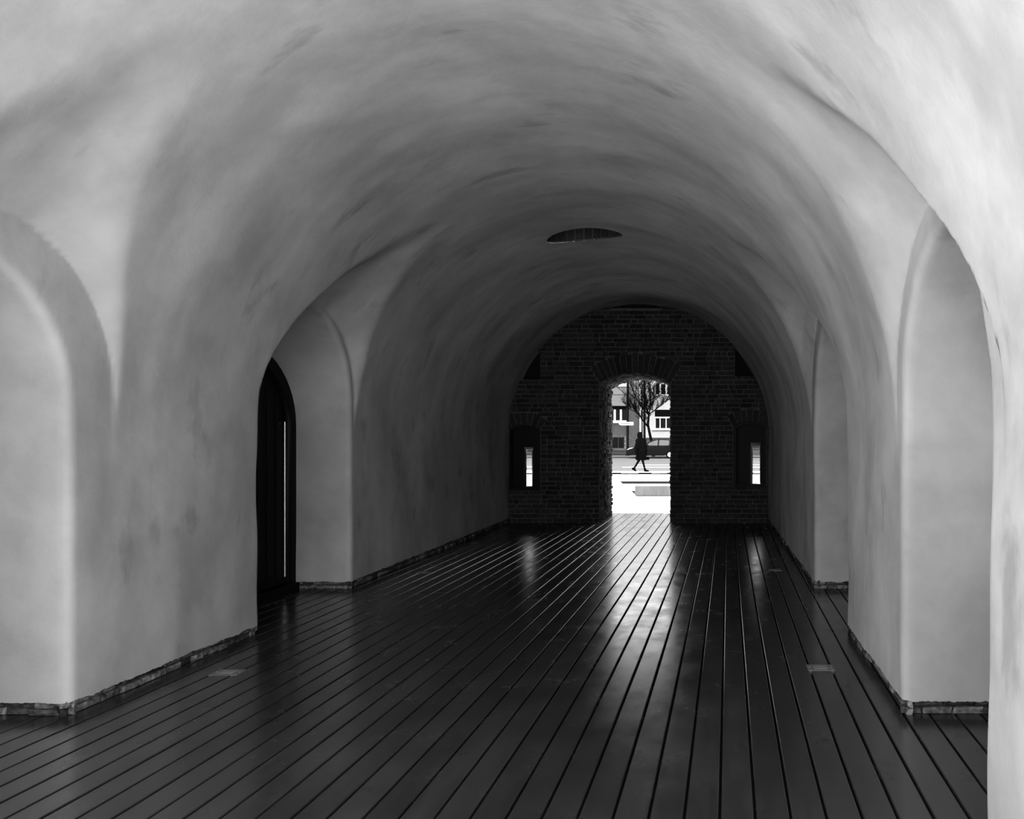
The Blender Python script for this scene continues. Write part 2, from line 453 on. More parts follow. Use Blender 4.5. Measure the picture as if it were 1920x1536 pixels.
# ------------------------------------------------------------------ bricks laid on any surface
def lay(mb, fmap, u0, u1, v0, v1, course, length, gap, proud, jit, blocked=None, header=.45, r=rnd):
    """rows of bricks in (u,v); fmap(u,v,h) -> point, h = height above the wall face"""
    v = v0; row = 0
    while v < v1 - .3 * course:
        ch = course * r.uniform(.93, 1.07)
        va, vb = v + gap / 2, min(v + ch, v1) - gap / 2
        segs = [(u0, u1)]
        if blocked:
            for a, b in blocked(va, vb):
                ns = []
                for s, e in segs:
                    if b <= s or a >= e: ns.append((s, e))
                    else:
                        if a > s: ns.append((s, a))
                        if b < e: ns.append((b, e))
                segs = ns
        for s, e in segs:
            u = s - (r.random() * length * .5 if s == u0 else 0)
            while u < e - .02:
                L_ = length * (header if r.random() < .4 else r.uniform(.85, 1.1))
                if e - (u + L_) < length * .25: L_ = e - u
                ua, ub = max(u, s) + gap / 2, min(u + L_, e) - gap / 2
                u += L_
                if ub - ua < .025: continue
                h = proud + r.uniform(-jit, jit); c = min(.012, (ub - ua) * .2, (vb - va) * .25)
                j = lambda: r.uniform(-.004, .004)
                pts = [fmap(ua, va, -.03), fmap(ub, va, -.03), fmap(ub, vb, -.03), fmap(ua, vb, -.03),
                       fmap(ua + j(), va + j(), h - c * .8), fmap(ub + j(), va + j(), h - c * .8), fmap(ub + j(), vb + j(), h - c * .8), fmap(ua + j(), vb + j(), h - c * .8),
                       fmap(ua + c, va + c, h + j() * .6), fmap(ub - c, va + c, h + j() * .6), fmap(ub - c, vb - c, h + j() * .6), fmap(ua + c, vb - c, h + j() * .6)]
                fs = [(8, 9, 10, 11)]
                for k in range(4):
                    n_ = (k + 1) % 4
                    fs += [(k, n_, 4 + n_, 4 + k), (4 + k, 4 + n_, 8 + n_, 8 + k)]
                mb.add(pts, fs, r.random())
        v += ch; row += 1

# stones along the foot of the walls
def foot_path(side):
    f = xl if side < 0 else xr
    pts = [(float(f(3.0)), float(mouth(f(3.0))) + .06)]
    for B in BAYS:
        if B['s'] != side: continue
        y0, y1 = B['ny']
        pts += [(float(f(y0)), y0), (float(f(y0)) + side * ND, y0), (float(f(y1)) + side * ND, y1), (float(f(y1)), y1)]
    pts.append((float(f(16)), 16.0))
    return pts
for side, nm in ((-1, 'left'), (1, 'right')):
    mb = MB(); pts = foot_path(side)
    for (xa, ya), (xb, yb) in zip(pts[:-1], pts[1:]):
        a = Vector((xa, ya, 0)); b = Vector((xb, yb, 0)); d = (b - a); Ln = d.length; d.normalize()
        n = Vector((d.y, -d.x, 0)) * (-side)          # into the passage
        def fm(u, v, h, a=a, d=d, n=n):
            p = a + d * u + n * (h - .03)
            p += Vector((mnoise.noise(Vector((p.x * 15, p.y * 15, v * 30))), mnoise.noise(Vector((p.x * 15 + 9, p.y * 15, v * 30))), 0)) * .012
            return Vector((p.x, p.y, max(v, .0)))
        lay(mb, fm, -.0, Ln, -.012, .10, .052, .17, .007, .004, .016, header=.6)
        # core behind the stones
        q = [a - n * .06 + d * .06, b - n * .06 - d * .06]
        mb.add([q[0], q[1], q[1] + Vector((0, 0, .11)), q[0] + Vector((0, 0, .11))], [(0, 1, 2, 3)], .1)
    f = xl if side < 0 else xr                       # unseen footing blocks, added to stop light leaking in behind the stones
    ys_ = [float(mouth(f(3.0))) + .12] + [v_ for B in BAYS if B['s'] == side for v_ in B['ny']] + [16.0]
    for k in range(len(ys_) - 1):
        niche = k % 2 == 1
        ya, yb = (ys_[k] - .08, ys_[k + 1] + .08) if niche else (ys_[k] + .075, ys_[k + 1] - .075)
        xi = max(abs(float(f(ya)) + 1.33), abs(float(f(yb)) + 1.33)) * side - 1.33 + side * (.075 + (ND if niche else 0)); xo = float(f(8)) + side * 1.2
        mb.box(min(xi, xo), max(xi, xo), ya, yb, -.05, .22, .1)
    struct(mb.build('baseboard_' + nm, M['stone']), 'rough stone footing showing under the plaster')

# ------------------------------------------------------------------ deck
DA = .0156                                   # the boards run very slightly askew to the walls
mb = MB(); w = .15; g = .0125
nb0 = int(-5.0 / w); nb1 = int(2.3 / w)
for k in range(nb0, nb1):
    x0 = -.0346 + k * w + g / 2; x1 = x0 + w - g; c = .0035; t = rnd.random(); z = rnd.uniform(-.0012, .0)
    prof = [(x0, -.03), (x0, z - c), (x0 + c * .5, z - c * .35), (x0 + c * 1.3, z), (x1 - c * 1.3, z), (x1 - c * .5, z - c * .35), (x1, z - c), (x1, -.03)]
    ys = [YM - .2 + .22 * (1.08 - x0), 18.0]; v = []; f = []
    for y in ys: v += [(x + DA * y, y, zz) for x, zz in prof]
    n = len(prof)
    f += [(i, (i + 1) % n, n + (i + 1) % n, n + i) for i in range(n)] + [tuple(range(n)), tuple(range(2 * n - 1, n - 1, -1))]
    mb.add(v, f, t)
deck = mb.build('floor', M['deck']); struct(deck, 'dark grooved timber decking running the length of the passage')
mb = MB(); mb.box(-5.1, 2.6, 3.25, 17.98, -.2, -.045)
mb.add([(-5.1, 3.25, -.045), (2.6, 3.25, -.045), (2.6, YM - .53, -.045)], [(0, 1, 2)])
deck_bed = mb.build('floor_bed', M['black'], deck)

def floor_light(x, y, hx, hy, label):
    t = empty('floor_light', (x, y, 0)); tag(t, label, 'floor light', 'floor lights let into the decking')
    m1 = MB(); m1.box(-hx, hx, -hy, hy, -.028, .0035, ch=.0015)
    fr = m1.build('frame', M['dullsteel'], t)
    m2 = MB(); m2.box(-hx * .5, hx * .5, -hy * .55, hy * .55, .003, .006, ch=.001)
    m2.build('lens', M['lens'], t)
    for sx in (-1, 1):
        m3 = MB(); m3.lathe([(0, .0048), (.006, .0048), (.007, .0034)], (sx * hx * .8, 0, 0), 'z', 10)
        m3.build('screw', M['steel'], fr)
floor_light(.733, 5.92, .092, .072, 'small steel floor light in the deck before the near right pier')
floor_light(-3.305, 5.80, .095, .068, 'small pale floor light in the deck beside the near left pier')
floor_light(.725, 10.28, .08, .06, 'dim floor light in the deck beyond the right recess')
floor_light(-3.45, 10.12, .075, .06, 'dim floor light in the deck beyond the dark arched door on the left')

# ------------------------------------------------------------------ brick end wall
DX, DHW, DZS, DRISE = -1.494, .664, 2.62, .185
YB = 17.9
WL = dict(xc=-3.58, hw=.31, z0=.60, zs=1.74, rise=.09, slit=(-3.65, -3.475, .665, 1.408), outs=(-3.944, -3.826, .57, 1.32))
WR = dict(xc=.66, hw=.31, z0=.66, zs=1.80, rise=.09, slit=(.683, .878, .711, 1.50), outs=(.80, .951, .60, 1.33))
door_poly = arch_poly(DX, DHW, -.05, DZS, DRISE)
nicheL = arch_poly(WL['xc'], WL['hw'], WL['z0'], WL['zs'], WL['rise'])
nicheR = arch_poly(WR['xc'], WR['hw'], WR['z0'], WR['zs'], WR['rise'])
holeL = rect(-3.95, -3.27, 2.68, 3.22); holeR = rect(.38, 1.05, 2.74, 3.26)
slot = rect(-1.95, -1.0, 4.02, 4.2)
out = rect(-5.2, 2.4, -.2, 5.4)
def bx_(a): return rect(min(a['slit'][0], a['outs'][0]) - .05, max(a['slit'][1], a['outs'][1]) + .05, a['outs'][2] - .05, a['slit'][3] + .05)
POCK = [holeL, holeR, slot]
wb = empty('wall_back', (0, 0, 0)); struct(wb, 'dark brick end wall around the arched exit doorway')
slab('masonry_face', out, [door_poly, nicheL, nicheR, holeL, holeR, slot], YE, YE + .42, M['mortar'], wb)
slab('masonry_core', out, [door_poly, bx_(WL), bx_(WR)], YE + .42, YB - .04, M['mortar'], wb)
slab('masonry_outer', out, [door_poly, rect(*WL['outs']), rect(*WR['outs'])], YB - .04, YB, M['mortar'], wb)
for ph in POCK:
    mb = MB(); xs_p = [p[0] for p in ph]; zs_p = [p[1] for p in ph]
    mb.box(min(xs_p) - .0, max(xs_p) + .0, YE + .16, YE + .41, min(zs_p), max(zs_p)); mb.build('beam_pocket_shade', M['black'], wb)  # near-black plate paints the darkness inside the pocket
Rd = (DHW ** 2 + DRISE ** 2) / (2 * DRISE); zcd = DZS + DRISE - Rd; ad = math.asin(DHW / Rd)
def blocked(va, vb):
    zc = (va + vb) / 2; o = []
    def seg(poly_xc, hw, z0, zs, rise, ring):
        R = (hw * hw + rise * rise) / (2 * rise); cz = zs + rise - R; a = math.asin(hw / R); Ro = R + ring
        ext = 0
        if z0 <= zc <= zs: ext = hw + .0
        top = cz + Ro
        if zc < top and zc > zs - .0:
            e1 = math.sqrt(max(Ro ** 2 - (zc - cz) ** 2, 0))
            e2 = (zc - cz) * math.tan(a)
            ext = max(ext, min(e1, e2) if zc > cz else 0)
        if ext > 0: o.append((poly_xc - ext - .006, poly_xc + ext + .006))
    seg(DX, DHW, -1, DZS, DRISE, .36)
    for W_ in (WL, WR): seg(W_['xc'], W_['hw'], W_['z0'], W_['zs'], W_['rise'], .24)
    if 2.68 < zc < 3.22: o.append((-4.2, -3.27))
    if 2.74 < zc < 3.26: o.append((.38, 1.3))
    if zc > 4.02: o.append((-1.95, -1.0))
    return o
mb = MB()
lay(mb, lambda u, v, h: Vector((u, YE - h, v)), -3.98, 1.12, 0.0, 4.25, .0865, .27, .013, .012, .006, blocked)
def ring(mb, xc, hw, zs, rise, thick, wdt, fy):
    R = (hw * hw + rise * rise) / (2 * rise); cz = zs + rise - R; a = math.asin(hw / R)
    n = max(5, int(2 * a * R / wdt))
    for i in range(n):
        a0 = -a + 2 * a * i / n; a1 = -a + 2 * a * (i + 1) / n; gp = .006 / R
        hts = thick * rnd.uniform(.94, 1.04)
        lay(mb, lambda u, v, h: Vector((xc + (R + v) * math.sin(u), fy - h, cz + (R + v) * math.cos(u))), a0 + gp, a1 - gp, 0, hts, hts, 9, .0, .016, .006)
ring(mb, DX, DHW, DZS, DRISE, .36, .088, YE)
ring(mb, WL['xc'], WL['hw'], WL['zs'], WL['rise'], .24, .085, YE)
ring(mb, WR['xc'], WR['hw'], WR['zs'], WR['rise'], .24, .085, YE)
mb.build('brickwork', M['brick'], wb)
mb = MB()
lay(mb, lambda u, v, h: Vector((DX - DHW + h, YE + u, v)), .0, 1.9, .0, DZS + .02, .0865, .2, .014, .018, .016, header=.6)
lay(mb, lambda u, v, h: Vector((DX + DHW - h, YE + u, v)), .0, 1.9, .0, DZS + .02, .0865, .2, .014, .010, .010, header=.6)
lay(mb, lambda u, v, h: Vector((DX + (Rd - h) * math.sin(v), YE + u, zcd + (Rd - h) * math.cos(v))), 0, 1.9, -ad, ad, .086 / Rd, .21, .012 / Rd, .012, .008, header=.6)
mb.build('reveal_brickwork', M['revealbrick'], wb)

def window(n, W_, label):
    t = empty('window_%d' % n, (0, 0, 0)); struct(t, label)
    y0 = YE + .02
    # arched frame, casing, back panel with a slit, splayed embrasure behind
    o_ = arch_poly(W_['xc'], W_['hw'] - .002, W_['z0'] + .002, W_['zs'], W_['rise'] - .002)
    i_ = arch_poly(W_['xc'], W_['hw'] - .055, W_['z0'] + .055, W_['zs'] - .03, W_['rise'] - .02)
    slab('frame', o_, [i_], YE + .06, YE + .14, M['blackwood'], t)
    s = W_['slit']
    o2 = arch_poly(W_['xc'], W_['hw'] - .004, W_['z0'] + .004, W_['zs'] - .004, W_['rise'] - .004)
    slab('panel', o2, [rect(*s)], YE + .34, YE + .37, M['blackwood'], t)
    mb = MB(); mb.box(s[0] - .05, s[1] + .05, YE + .27, YE + .34, s[2] - .035, s[2] - .008, ch=.004)
    mb.build('sill', M['blackwood'], t)
    mb = MB(); q = W_['outs']; r = random.Random(n)
    A = [(s[0], s[2]), (s[1], s[2]), (s[1], s[3]), (s[0], s[3])]; B = [(q[0], q[2]), (q[1], q[2]), (q[1], q[3]), (q[0], q[3])]
    ya, yb = YE + .37, YB + .01
    for k in range(4):
        (ax, az), (bx, bz) = A[k], A[(k + 1) % 4]; (cx, cz), (dx, dz) = B[k], B[(k + 1) % 4]
        nu, nv = (3 if k % 2 == 0 else 12), 10; V = []
        for i in range(nu + 1):
            for j in range(nv + 1):
                a_, b_ = i / nu, j / nv
                x = (ax + (bx - ax) * a_) * (1 - b_) + (cx + (dx - cx) * a_) * b_
                z = (az + (bz - az) * a_) * (1 - b_) + (cz + (dz - cz) * a_) * b_
                e = .010 if (0 < i < nu and 0 < j) else .0
                V.append((x + r.uniform(-e, e), ya + (yb - ya) * b_, z + r.uniform(-e, e)))
        F = [(i * (nv + 1) + j, (i + 1) * (nv + 1) + j, (i + 1) * (nv + 1) + j + 1, i * (nv + 1) + j + 1) for i in range(nu) for j in range(nv)]
        mb.add(V, F)
    mb.build('embrasure', M['concrete'], t)
window(1, WL, 'narrow slit window in a dark arched niche left of the exit doorway')
window(2, WR, 'narrow slit window in a dark arched niche right of the exit doorway')

# small round white knob on the reveal near the outer edge
t = empty('wall_lamp', (DX - DHW + .012, 17.45, 2.045)); tag(t, 'tiny round white lamp on the left brick reveal of the exit doorway', 'lamp')
mb = MB(); mb.lathe([(.03, -.03), (.035, .0), (.03, .015), (0, .015)], (0, 0, 0), 'x', 16); mb.build('base', M['steel'], t, True)
mb = MB(); mb.lathe([(.0, .013), (.018, .016), (.026, .028), (.027, .038), (.022, .05), (.012, .058), (0, .06)], (0, 0, 0), 'x', 16); mb.build('globe', M['whitepaint'], t, True); t.scale = (.7, .8, .8)

# vent shaft lined with bricks on edge
OZ = 4.1
vs = empty('trim_1', (OX, OY, OZ)); struct(vs, 'round brick-lined vent hole in the crown of the vault')
mb = MB()
def rimz(a):
    x = OX + OR * math.cos(a); y = OY + OB * math.sin(a); z = np.linspace(3.6, 4.4, 400)
    d = void(np.full(400, x), np.full(400, y), z)
    return float(z[np.argmax(d > 0)])
nbk = 26; mm = MB(); mv = []; nm_ = 64
for i in range(nm_):
    a = 2 * math.pi * i / nm_; c_, s_ = math.cos(a), math.sin(a)
    mv += [((OR - .002) * c_, (OB - .002) * s_, rimz(a) - OZ + .004), ((OR + .012) * c_, (OB + .012) * s_, rimz(a) - OZ + .012), ((OR + .012) * c_, (OB + .012) * s_, 5.1 - OZ)]
mm.add(mv, [(i * 3 + k, ((i + 1) % nm_) * 3 + k, ((i + 1) % nm_) * 3 + k + 1, i * 3 + k + 1) for i in range(nm_) for k in (0, 1)] + [tuple(i * 3 + 2 for i in range(nm_))])
for i in range(nbk):
    a0 = 2 * math.pi * i / nbk + .018; a1 = 2 * math.pi * (i + 1) / nbk - .018
    for lev in range(4):
        z0_ = [max(rimz(a) + .02, 4.10) if lev == 0 else 4.12 + .24 * lev for a in (a0, a1)]
        if lev == 0: z0_ = [rimz(a) + .018 for a in (a0, a1)]
        zb = 4.12 + .24 * (lev + 1) - .012
        r0 = rnd.uniform(-.004, .008); p = []
        for off in (-r0, .10):
            for a, k in ((a0, 0), (a1, 1)): p += [((OR + off) * math.cos(a), (OB + off) * math.sin(a), z0_[k] - OZ), ((OR + off) * math.cos(a), (OB + off) * math.sin(a), zb - OZ)]
        mb.add(p, [(0, 1, 3, 2), (4, 6, 7, 5), (0, 4, 5, 1), (2, 3, 7, 6), (0, 2, 6, 4), (1, 5, 7, 3)], rnd.random())
mb.build('shaft_bricks', M['brick'], vs); mm.build('shaft_mortar', M['mortar'], vs)

# ------------------------------------------------------------------ arched door in the second left recess
B = BAYS[2]; y0, y1 = B['ny']; yc = (y0 + y1) / 2; xb = float(xl(8.0)) - ND
dr = empty('door_1', (xb, yc, 0)); struct(dr, 'dark arched double door at the back of the left recess')
def yzslab(name, outer, holes, x0, x1, mat, parent):
    o = slab(name, outer, holes, x0, x1, mat, parent)
    o.data.transform(Matrix(((0, 1, 0, 0), (1, 0, 0, 0), (0, 0, 1, 0), (0, 0, 0, 1))))
    bm = bmesh.new(); bm.from_mesh(o.data); bmesh.ops.recalc_face_normals(bm, faces=bm.faces[:]); bm.to_mesh(o.data); bm.free()
    return o
hw = (y1 - y0) / 2
def el(hw_, zs_, r_, z0=0.0, n=24): return [(-hw_, z0), (hw_, z0)] + [(hw_ * math.cos(math.pi * i / n), zs_ + r_ * math.sin(math.pi * i / n)) for i in range(n + 1)]
yzslab('frame', el(hw - .0, 1.72, .80), [el(hw - .10, 1.70, .70, .08)], -.02, .10, M['blackwood'], dr)
for sg in (-1, 1):
    pts = [(sg * .008, .09), (sg * (hw - .11), .09)] + [(sg * (hw - .11) * math.cos(math.pi / 2 * i / 12), 1.70 + .69 * math.sin(math.pi / 2 * i / 12)) for i in range(12)] + [(sg * .008, 2.385)]
    lf = yzslab('leaf', pts, [], .0, .045, M['blackwood'], dr)
    m1 = MB()
    for k in range(1, 5):
        yy = sg * (k * (hw - .12) / 5); zt = 1.70 + .66 * math.sqrt(max(0, 1 - (yy / (hw - .11)) ** 2))
        m1.box(.043, .056, yy - .012, yy + .012, .14, zt, ch=.003)
    m1.build('batten', M['blackwood'], lf)
    m2 = MB()
    yy = sg * (hw - .16)
    m2.tube([(.06, yy, .16), (.06, yy, 1.76)], .012, 10)
    m2.build('edge_strip', M['steel'], lf, True)
    m3 = MB(); yy = sg * .10
    m3.tube([(.04, yy, 1.0), (.09, yy, 1.0), (.09, yy + sg * .12, 1.0)], .01, 8); m3.build('handle', M['steel'], lf, True)
mb = MB(); mb.box(-.03, .14, -hw + .01, hw - .01, 0.0, .08, ch=.006); mb.build('threshold', M['blackwood'], dr)

# ------------------------------------------------------------------ outdoors
def flat(name, x0, x1, y0, y1, z0, z1, mat, label, ch=0):
    mb = MB(); mb.box(x0, x1, y0, y1, z0, z1, ch=ch); return struct(mb.build(name, mat), label)
mb = MB(); mb.add([(-40, -60, -.035), (40, -60, -.035), (40, 3.2, -.035), (2.6, 1.57, -.035), (-5.1, 3.26, -.035), (-40, 3.3, -.035)], [(0, 1, 2, 3, 4, 5)])
struct(mb.build('forecourt', M['paving']), 'pale paving before the near mouth of the passage')  # unseen ground, put in pale to bounce daylight onto the vault
flat('plaza', -60, 50, 17.98, 36.95, -.4, 0.0, M['paving'], 'pale plaza beyond the exit doorway')
mb = MB()
mb.box(-40, 30, 18.34, 18.40, -.01, .0025); mb.box(-40, 30, 20.4, 20.43, -.01, .0025)
struct(mb.build('paving_seam', M['concrete']), 'thin seam across the pale plaza')
# sidewalk with a rough undercut front edge
flat('sidewalk', -60, 50, 37.0, 38.75, -.4, .06, M['kerb'], 'pale strip of sidewalk the person walks on', ch=.008)
mb = MB(); x = -20.0
while x < 10:
    L_ = rnd.uniform(.15, .5); mb.box(x, x + L_ * .95, 36.93 - rnd.uniform(0, .3), 37.02, -.05, .03 + rnd.uniform(.0, .05), rnd.random(), ch=.012); x += L_
struct(mb.build('weed_shade_edge', M['gutter']), 'ragged dark joint along the sidewalk edge')  # near-black blocks: ragged weeds and painted undercut shade
flat('road', -80, 70, 38.7, 67.3, -.5, -.03, M['road'], 'grey asphalt road with pale streaks')
mb = MB()
for (ya, yb_, xa, xb_, sk) in ((47.2, 47.55, -30, -6.9, -.5), (46.2, 46.5, -5.0, 20, .1), (41.8, 42.0, -30, -7, .0), (50.5, 50.75, -4.6, 20, .3)):
    mb.add([(xa, ya - sk, -.029), (xb_, ya + sk, -.029), (xb_, yb_ + sk, -.029), (xa, yb_ - sk, -.029)], [(0, 1, 2, 3)])
struct(mb.build('road_marking', M['kerb']), 'worn white lane markings on the road')
flat('far_kerb', -80, 70, 67.3, 67.6, -.5, .07, M['plinth'], 'dark kerb on the far side of the road')
flat('far_sidewalk', -80, 70, 67.6, 72.3, -.5, .06, M['facade_grey'], 'grey sidewalk before the houses')

# low concrete bench blocks on undercut slabs
t = empty('bench', (0, 0, 0)); tag(t, 'pale concrete block bench on the plaza beyond the exit doorway', 'bench')
t.location = (-2.16, 23.05, 0)
mb = MB(); mb.box(0, 3.2, 0, .55, .02, .278, ch=.006); mb.build('block', M['concrete'], t)
mb = MB(); mb.box(.03, 3.17, .03, .52, 0, .02); mb.build('shadow_gap_base', M['dark_shade'], t)
def undercut(name, x0, x1, y, d, h, label, ul=.12):
    t = empty(name, (x0, y, 0)); tag(t, label, 'slab'); L_ = x1 - x0
    p = [(ul, 0, 0), (L_ + .03, 0, 0), (L_ + .03, d, 0), (ul, d, 0), (0, 0, h), (L_, 0, h), (L_, d, h), (0, d, h)]
    mb = MB(); mb.add(p, [(3, 2, 1, 0), (4, 5, 6, 7), (0, 1, 5, 4), (1, 2, 6, 5), (2, 3, 7, 6), (3, 0, 4, 7)])
    mb.build('shaded_sides', M['dark_shade'], t)  # sides coloured dark for the shade below the pale top
    mb = MB(); mb.box(.015, L_ - .015, .02, d - .02, h - .01, h + .012, ch=.004); mb.build('top', M['kerb'], t)
undercut('low_slab', -2.33, 1.2, 23.75, 1.1, .10, 'dark-edged low slab just behind the pale concrete block bench', .13)
undercut('low_slab', -3.26, -1.58, 29.3, 1.4, .085, 'long dark-edged low slab lying on the plaza beyond the bench', .10)

# ------------------------------------------------------------------ walking person
def rcone(p, a, b, ra, rb):
    a = np.array(a); b = np.array(b); ab = b - a; pa = p - a
    t = np.clip((pa @ ab) / max(ab @ ab, 1e-9), 0, 1)
    return np.linalg.norm(pa - t[..., None] * ab, axis=-1) - (ra + (rb - ra) * t)
def sdf_mesh(name, f, lo, hi, h, mat, parent):
    def F(x, y, z): return f(np.stack([x, y, z], -1))
    p, q, n = surface_nets(F, lo, hi, h)
    o = mesh_obj(name, p.tolist(), q.tolist(), mat, parent, None, True)
    return o
pr = empty('person', (-3.285, 38.05, .06)); tag(pr, 'person in black hooded jacket and skirt walking past with bags in both hands', 'person')
HD = (-.03, 0, 1.615)
SR, ER, WRI = (-.13, -.15, 1.385), (-.20, -.20, 1.12), (-.215, -.17, .885)
SL, EL, WLI = (.13, .13, 1.385), (.185, .17, 1.12), (.225, .15, .87)
HR, KR, AR = (.01, -.09, .93), (.085, -.09, .50), (.185, -.09, .09)
HL, KL, AL = (-.02, .09, .93), (-.10, .08, .51), (-.305, .08, .155)
def hand_caps(w, s):
    w = np.array(w); o = []
    pc = w + np.array((.01, 0, -.075))
    o.append((tuple(w), tuple(pc), .024, .030))
    for k in range(4):
        off = np.array((-.03 + .02 * k, s * .004, -.085)); ln = (.062, .072, .076, .062)[k]
        a_ = w + off; m_ = a_ + np.array((.004, s * .012, -ln * .55)); e_ = m_ + np.array((.006, s * -.03, -ln * .35))
        o += [(tuple(a_), tuple(m_), .0095, .0085), (tuple(m_), tuple(e_), .0085, .0075)]
    th = w + np.array((.03, s * -.004, -.04)); o.append((tuple(th), tuple(th + np.array((.025, s * -.02, -.05))), .011, .009))
    return o
caps_body = [(HR, KR, .085, .055), (KR, AR, .056, .036), (HL, KL, .085, .055), (KL, AL, .056, .036),
             (AR, (.31, -.09, .045), .036, .03), (AL, (-.245, .08, .035), .036, .03),
             ((0, 0, .95), (0, 0, 1.18), .14, .115), ((0, 0, 1.18), (-.01, 0, 1.36), .13, .14), (SR, SL, .065, .065), ((-.015, 0, 1.38), (-.025, 0, 1.56), .06, .052),
             (SR, ER, .048, .038), (ER, WRI, .038, .026), (SL, EL, .048, .038), (EL, WLI, .038, .026)]
def body(p):
    d = None
    for c in caps_body:
        e = rcone(p, *c); d = e if d is None else smin(d, e, .035)
    q = (p - np.array(HD)) / np.array((.095, .076, .115)); e = (np.linalg.norm(q, axis=-1) - 1) * .08
    e = smin(e, rcone(p, (.02, 0, 1.55), (.045, 0, 1.525), .045, .03), .03)          # jaw
    e = smin(e, rcone(p, (.06, 0, 1.615), (.077, 0, 1.59), .010, .013), .012)         # nose
    for s in (-1, 1): e = np.maximum(e, -(np.linalg.norm(p - np.array((.078, s * .03, 1.62)), axis=-1) - .016))
    d = smin(d, e, .02)
    for w_, s in ((WRI, 1), (WLI, -1)):
        h_ = None
        for c in hand_caps(w_, s):
            e = rcone(p, *c); h_ = e if h_ is None else smin(h_, e, .008)
        d = smin(d, h_, .012)
    return d
sdf_mesh('body', body, (-.40, -.30, 0), (.42, .30, 1.78), .0115, M['leg'], pr)
def jacket(p):
    d = rcone(p, (0, 0, .90), (0, 0, 1.15), .195, .175)
    for c in (((0, 0, 1.15), (-.01, 0, 1.36), .175, .165), (SR, ER, .082, .07), (ER, (-.213, -.172, .92), .07, .055), (SL, EL, .082, .07), (EL, (.222, .153, .91), .07, .055), (SR, SL, .095, .095), ((-.02, 0, 1.40), (-.035, 0, 1.5), .10, .09)):
        d = smin(d, rcone(p, *c), .05)
    z = p[..., 2]
    return np.maximum(d, .86 - z)
sdf_mesh('jacket', jacket, (-.36, -.32, .82), (.36, .32, 1.62), .014, M['coat'], pr)
def hood(p):
    q = (p - np.array((-.045, 0, 1.64))) / np.array((.125, .115, .145)); e = (np.linalg.norm(q, axis=-1) - 1) * .12
    e = smin(e, rcone(p, (-.05, 0, 1.6), (-.04, 0, 1.47), .10, .12), .05)
    cut = rcone(p, (.06, 0, 1.62), (.3, 0, 1.60), .075, .10)
    return np.maximum(e, -cut)
sdf_mesh('hood', hood, (-.24, -.20, 1.32), (.16, .20, 1.82), .012, M['coat'], pr)
def skirt(p):
    z = p[..., 2]; t = np.clip((.95 - z) / .42, 0, 1)
    ang = np.arctan2(p[..., 1], p[..., 0])
    rx = .185 + .065 * t + .010 * np.sin(9 * ang) * t; ry = .165 + .06 * t
    e = (np.sqrt(((p[..., 0] - .02 * t) / rx) ** 2 + (p[..., 1] / ry) ** 2) - 1) * .14
    return np.maximum(np.maximum(e, z - .97), (.535 + .02 * np.sin(3 * ang)) - z)
sdf_mesh('skirt', skirt, (-.30, -.28, .48), (.32, .28, 1.0), .014, M['skirt'], pr)
def shoe(a, toe, heel):
    def f(p):
        d = smin(rcone(p, heel, toe, .050, .038), rcone(p, a, heel, .05, .045), .03)
        return d
    return f
sdf_mesh('shoe', lambda p: np.maximum(shoe((.18, -.09, .12), (.335, -.09, .032), (.19, -.09, .05))(p), -p[..., 2]), (.08, -.17, -.02), (.42, -.01, .22), .010, M['shoe'], pr)
sdf_mesh('shoe', shoe((-.31, .08, .16), (-.245, .08, .042), (-.365, .08, .135)), (-.45, -.0, -.02), (-.16, .16, .26), .010, M['shoe'], pr)

def bag(name, x, y, ztop, w_, h_, d_, label, skew=0.0):
    t = empty(name, (pr.location.x + x, pr.location.y + y, pr.location.z + ztop)); tag(t, label, 'bag', 'bags carried by the walking person')
    mb = MB()
    def f(p):
        u = np.clip(-p[..., 2] / h_, 0, 1)
        sx = w_ * (.75 + .35 * np.sin(np.pi * np.minimum(u * .7 + .15, 1))); sy = d_ * (.5 + .6 * u)
        q = np.stack([np.abs(p[..., 0] - skew * u) - sx / 2 + .03, np.abs(p[..., 1]) - sy / 2 + .03, np.abs(p[..., 2] + h_ * .55) - h_ * .45 + .03], -1)
        return np.linalg.norm(np.maximum(q, 0), axis=-1) + np.minimum(q.max(-1), 0) - .03
    sdf_mesh('pouch', f, (-w_, -d_, -h_ - .06), (w_ * 1.2, d_, .06), .012, M['bag'], t)
    mb.tube([(-w_ * .22, 0, -h_ * .14), (-w_ * .16, 0, .02), (0, 0, .075), (w_ * .16, 0, .02), (w_ * .22, 0, -h_ * .14)], .008, 8)
    mb.build('handle', M['bag'], t, True)
bag('handbag', WLI[0] + .02, WLI[1], WLI[2] - .185, .17, .16, .10, 'slouchy black bag in the leading hand of the walking person', .04)
bag('handbag', WRI[0] + .04, WRI[1], WRI[2] - .19, .14, .14, .09, 'small black bag in the trailing hand of the walking person', .02)

